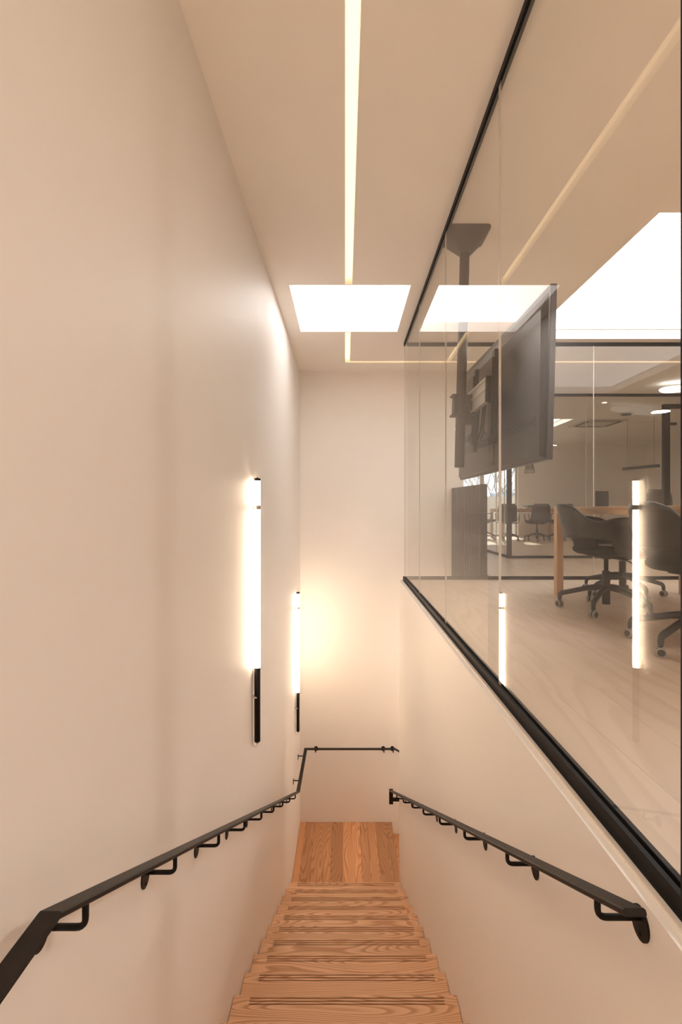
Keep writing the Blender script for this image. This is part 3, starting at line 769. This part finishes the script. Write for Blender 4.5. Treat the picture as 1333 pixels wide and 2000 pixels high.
for y in (-.35, .35):
    bm = bmesh.new(); cyl(bm, (0,y,.025), .008, .065, n=8); obj('stem', bm, 'white', t)
t.rotation_euler.z = math.radians(-112); t.location = (5.14, 6.38, CEIL-.09)
# round fill lamps added out of view to lift the ambient light
def fill_disc(loc, watts, label, col=(1,.83,.68)):
    t = thing('fill_lamp', label, 'light', loc)
    bm = bmesh.new(); cyl(bm, (0,0,-.03), .16, .03, n=28); obj('rim', bm, 'white', t)
    l = lamp('fill_lamp_light', 'AREA', (loc[0], loc[1], loc[2]-.032), watts, col, shape='DISK', size=.3)
fill_disc((.03-.33, -.9, CEIL), 8, 'added round fill lamp above the landing, unseen behind the viewpoint')
fill_disc((2.6, -.2, CEIL), 34, 'added round fill lamp at the near end of the meeting room, out of view', (1,.93,.86))
fill_disc((5.8, 1.6, CEIL), 34, 'added round fill lamp at the right of the meeting room, out of view', (1,.93,.86))

fill_disc((1.9, 5.5, -.30), 14, 'added round fill lamp over the lower flight, out of sight')  # unseen lamp added to brighten the lower landing

# ------------------------------------------------------------------ far window and outdoors
t = thing('window_4', 'x', 'x', (1.75, YF+.1, 0)); del t['label']; del t['category']; t['kind'] = S
bm = bmesh.new()
for a, b in ((0,.05),(3.07,3.12)): bx(bm, a, b, -.03, .03, 0, 2.35)
bx(bm, .05, 3.07, -.03, .03, 2.30, 2.35); bx(bm, .05, 3.07, -.03, .03, 0, .05); obj('window_frame', bm, 'render', t)
for x in (1.02, 2.13):
    bm = bmesh.new(); bx(bm, x-.05, x+.05, -.035, .035, .05, 2.30); obj('mullion', bm, 'render', t)
for a, b in ((.05,.97),(1.07,2.08),(2.18,3.07)):
    bm = bmesh.new(); bx(bm, a, b, -.004, .004, .05, 2.30); obj('pane', bm, 'glassf', t)
box('terrace', -2, 14, YF+.3, 16.2, -.25, -.05, 'render', kind=S)
bm = bmesh.new(); bx(bm, -2, 14, 16.0, 16.2, -.05, 1.22); obj('parapet', bm, 'render', kind=S)
box('ground', -120, 160, YF+.3, 260, -4.2, -4.0, 'ground', kind=S)
def bare_tree(label, x, y, h, seed):
    r = random.Random(seed); t = thing('bare_tree', label, 'tree', (x, y, -4.0), group='trees beyond the terrace')
    trunk = bmesh.new(); tw = bmesh.new()
    tube(trunk, [(0,0,0),(.1,.05,h*.35),(0,0,h*.6)], [.15,.10,.06], 8); obj('trunk', trunk, 'bark', t)
    def grow(p, d, L, rad, n):
        q = p+d*L; tube(tw, [p, (p+q)/2+Vector((r.uniform(-.1,.1)*L, r.uniform(-.1,.1)*L, 0)), q], [rad, rad*.8, rad*.55], 4, cap=False)
        if n:
            for _ in range(3):
                nd = (d+Vector((r.uniform(-.7,.7), r.uniform(-.7,.7), r.uniform(-.1,.6)))).normalized(); grow(p+(q-p)*r.uniform(.5,1), nd, L*r.uniform(.6,.8), rad*.6, n-1)
    for i in range(9):
        a = 2.4*i; grow(Vector((0,0,h*(.3+.035*i))), Vector((math.cos(a)*.6, math.sin(a)*.6, .8)).normalized(), h*.2, .035, 3)
    obj('branches', tw, 'bark', t)
bare_tree('tall leafless tree outside the far window', 8.1, 24, 9.5, 3)
def crown(label, x, y, z, s, seed):
    r = random.Random(seed); bm = bmesh.new(); bmesh.ops.create_icosphere(bm, subdivisions=4, radius=1)
    from mathutils import noise
    for v in bm.verts:
        n = noise.noise(v.co*2.1+Vector((seed,0,0)))*.35+noise.noise(v.co*6+Vector((seed,3,0)))*.16; v.co *= 1+n
        v.co.x *= s*1.5; v.co.y *= s; v.co.z *= s*1.1
    t = thing('hazy_tree', label, 'tree', (x, y, -4.0), group='hazy treeline beyond the terrace')
    obj('crown', bm, 'hedge', t, loc=(0,0,z+4))
    bm = bmesh.new(); cyl(bm, (0,0,0), .35, max(1, z+4-s*.4), n=8); obj('trunk', bm, 'bark', t)
for i in range(7): crown('bluish hazy tree in the distant treeline outside the window', 17+i*6.3, 84+(i%2)*9+R.random()*2, -.2+R.random()*1.1, 2.5+R.random()*.5, i+1)
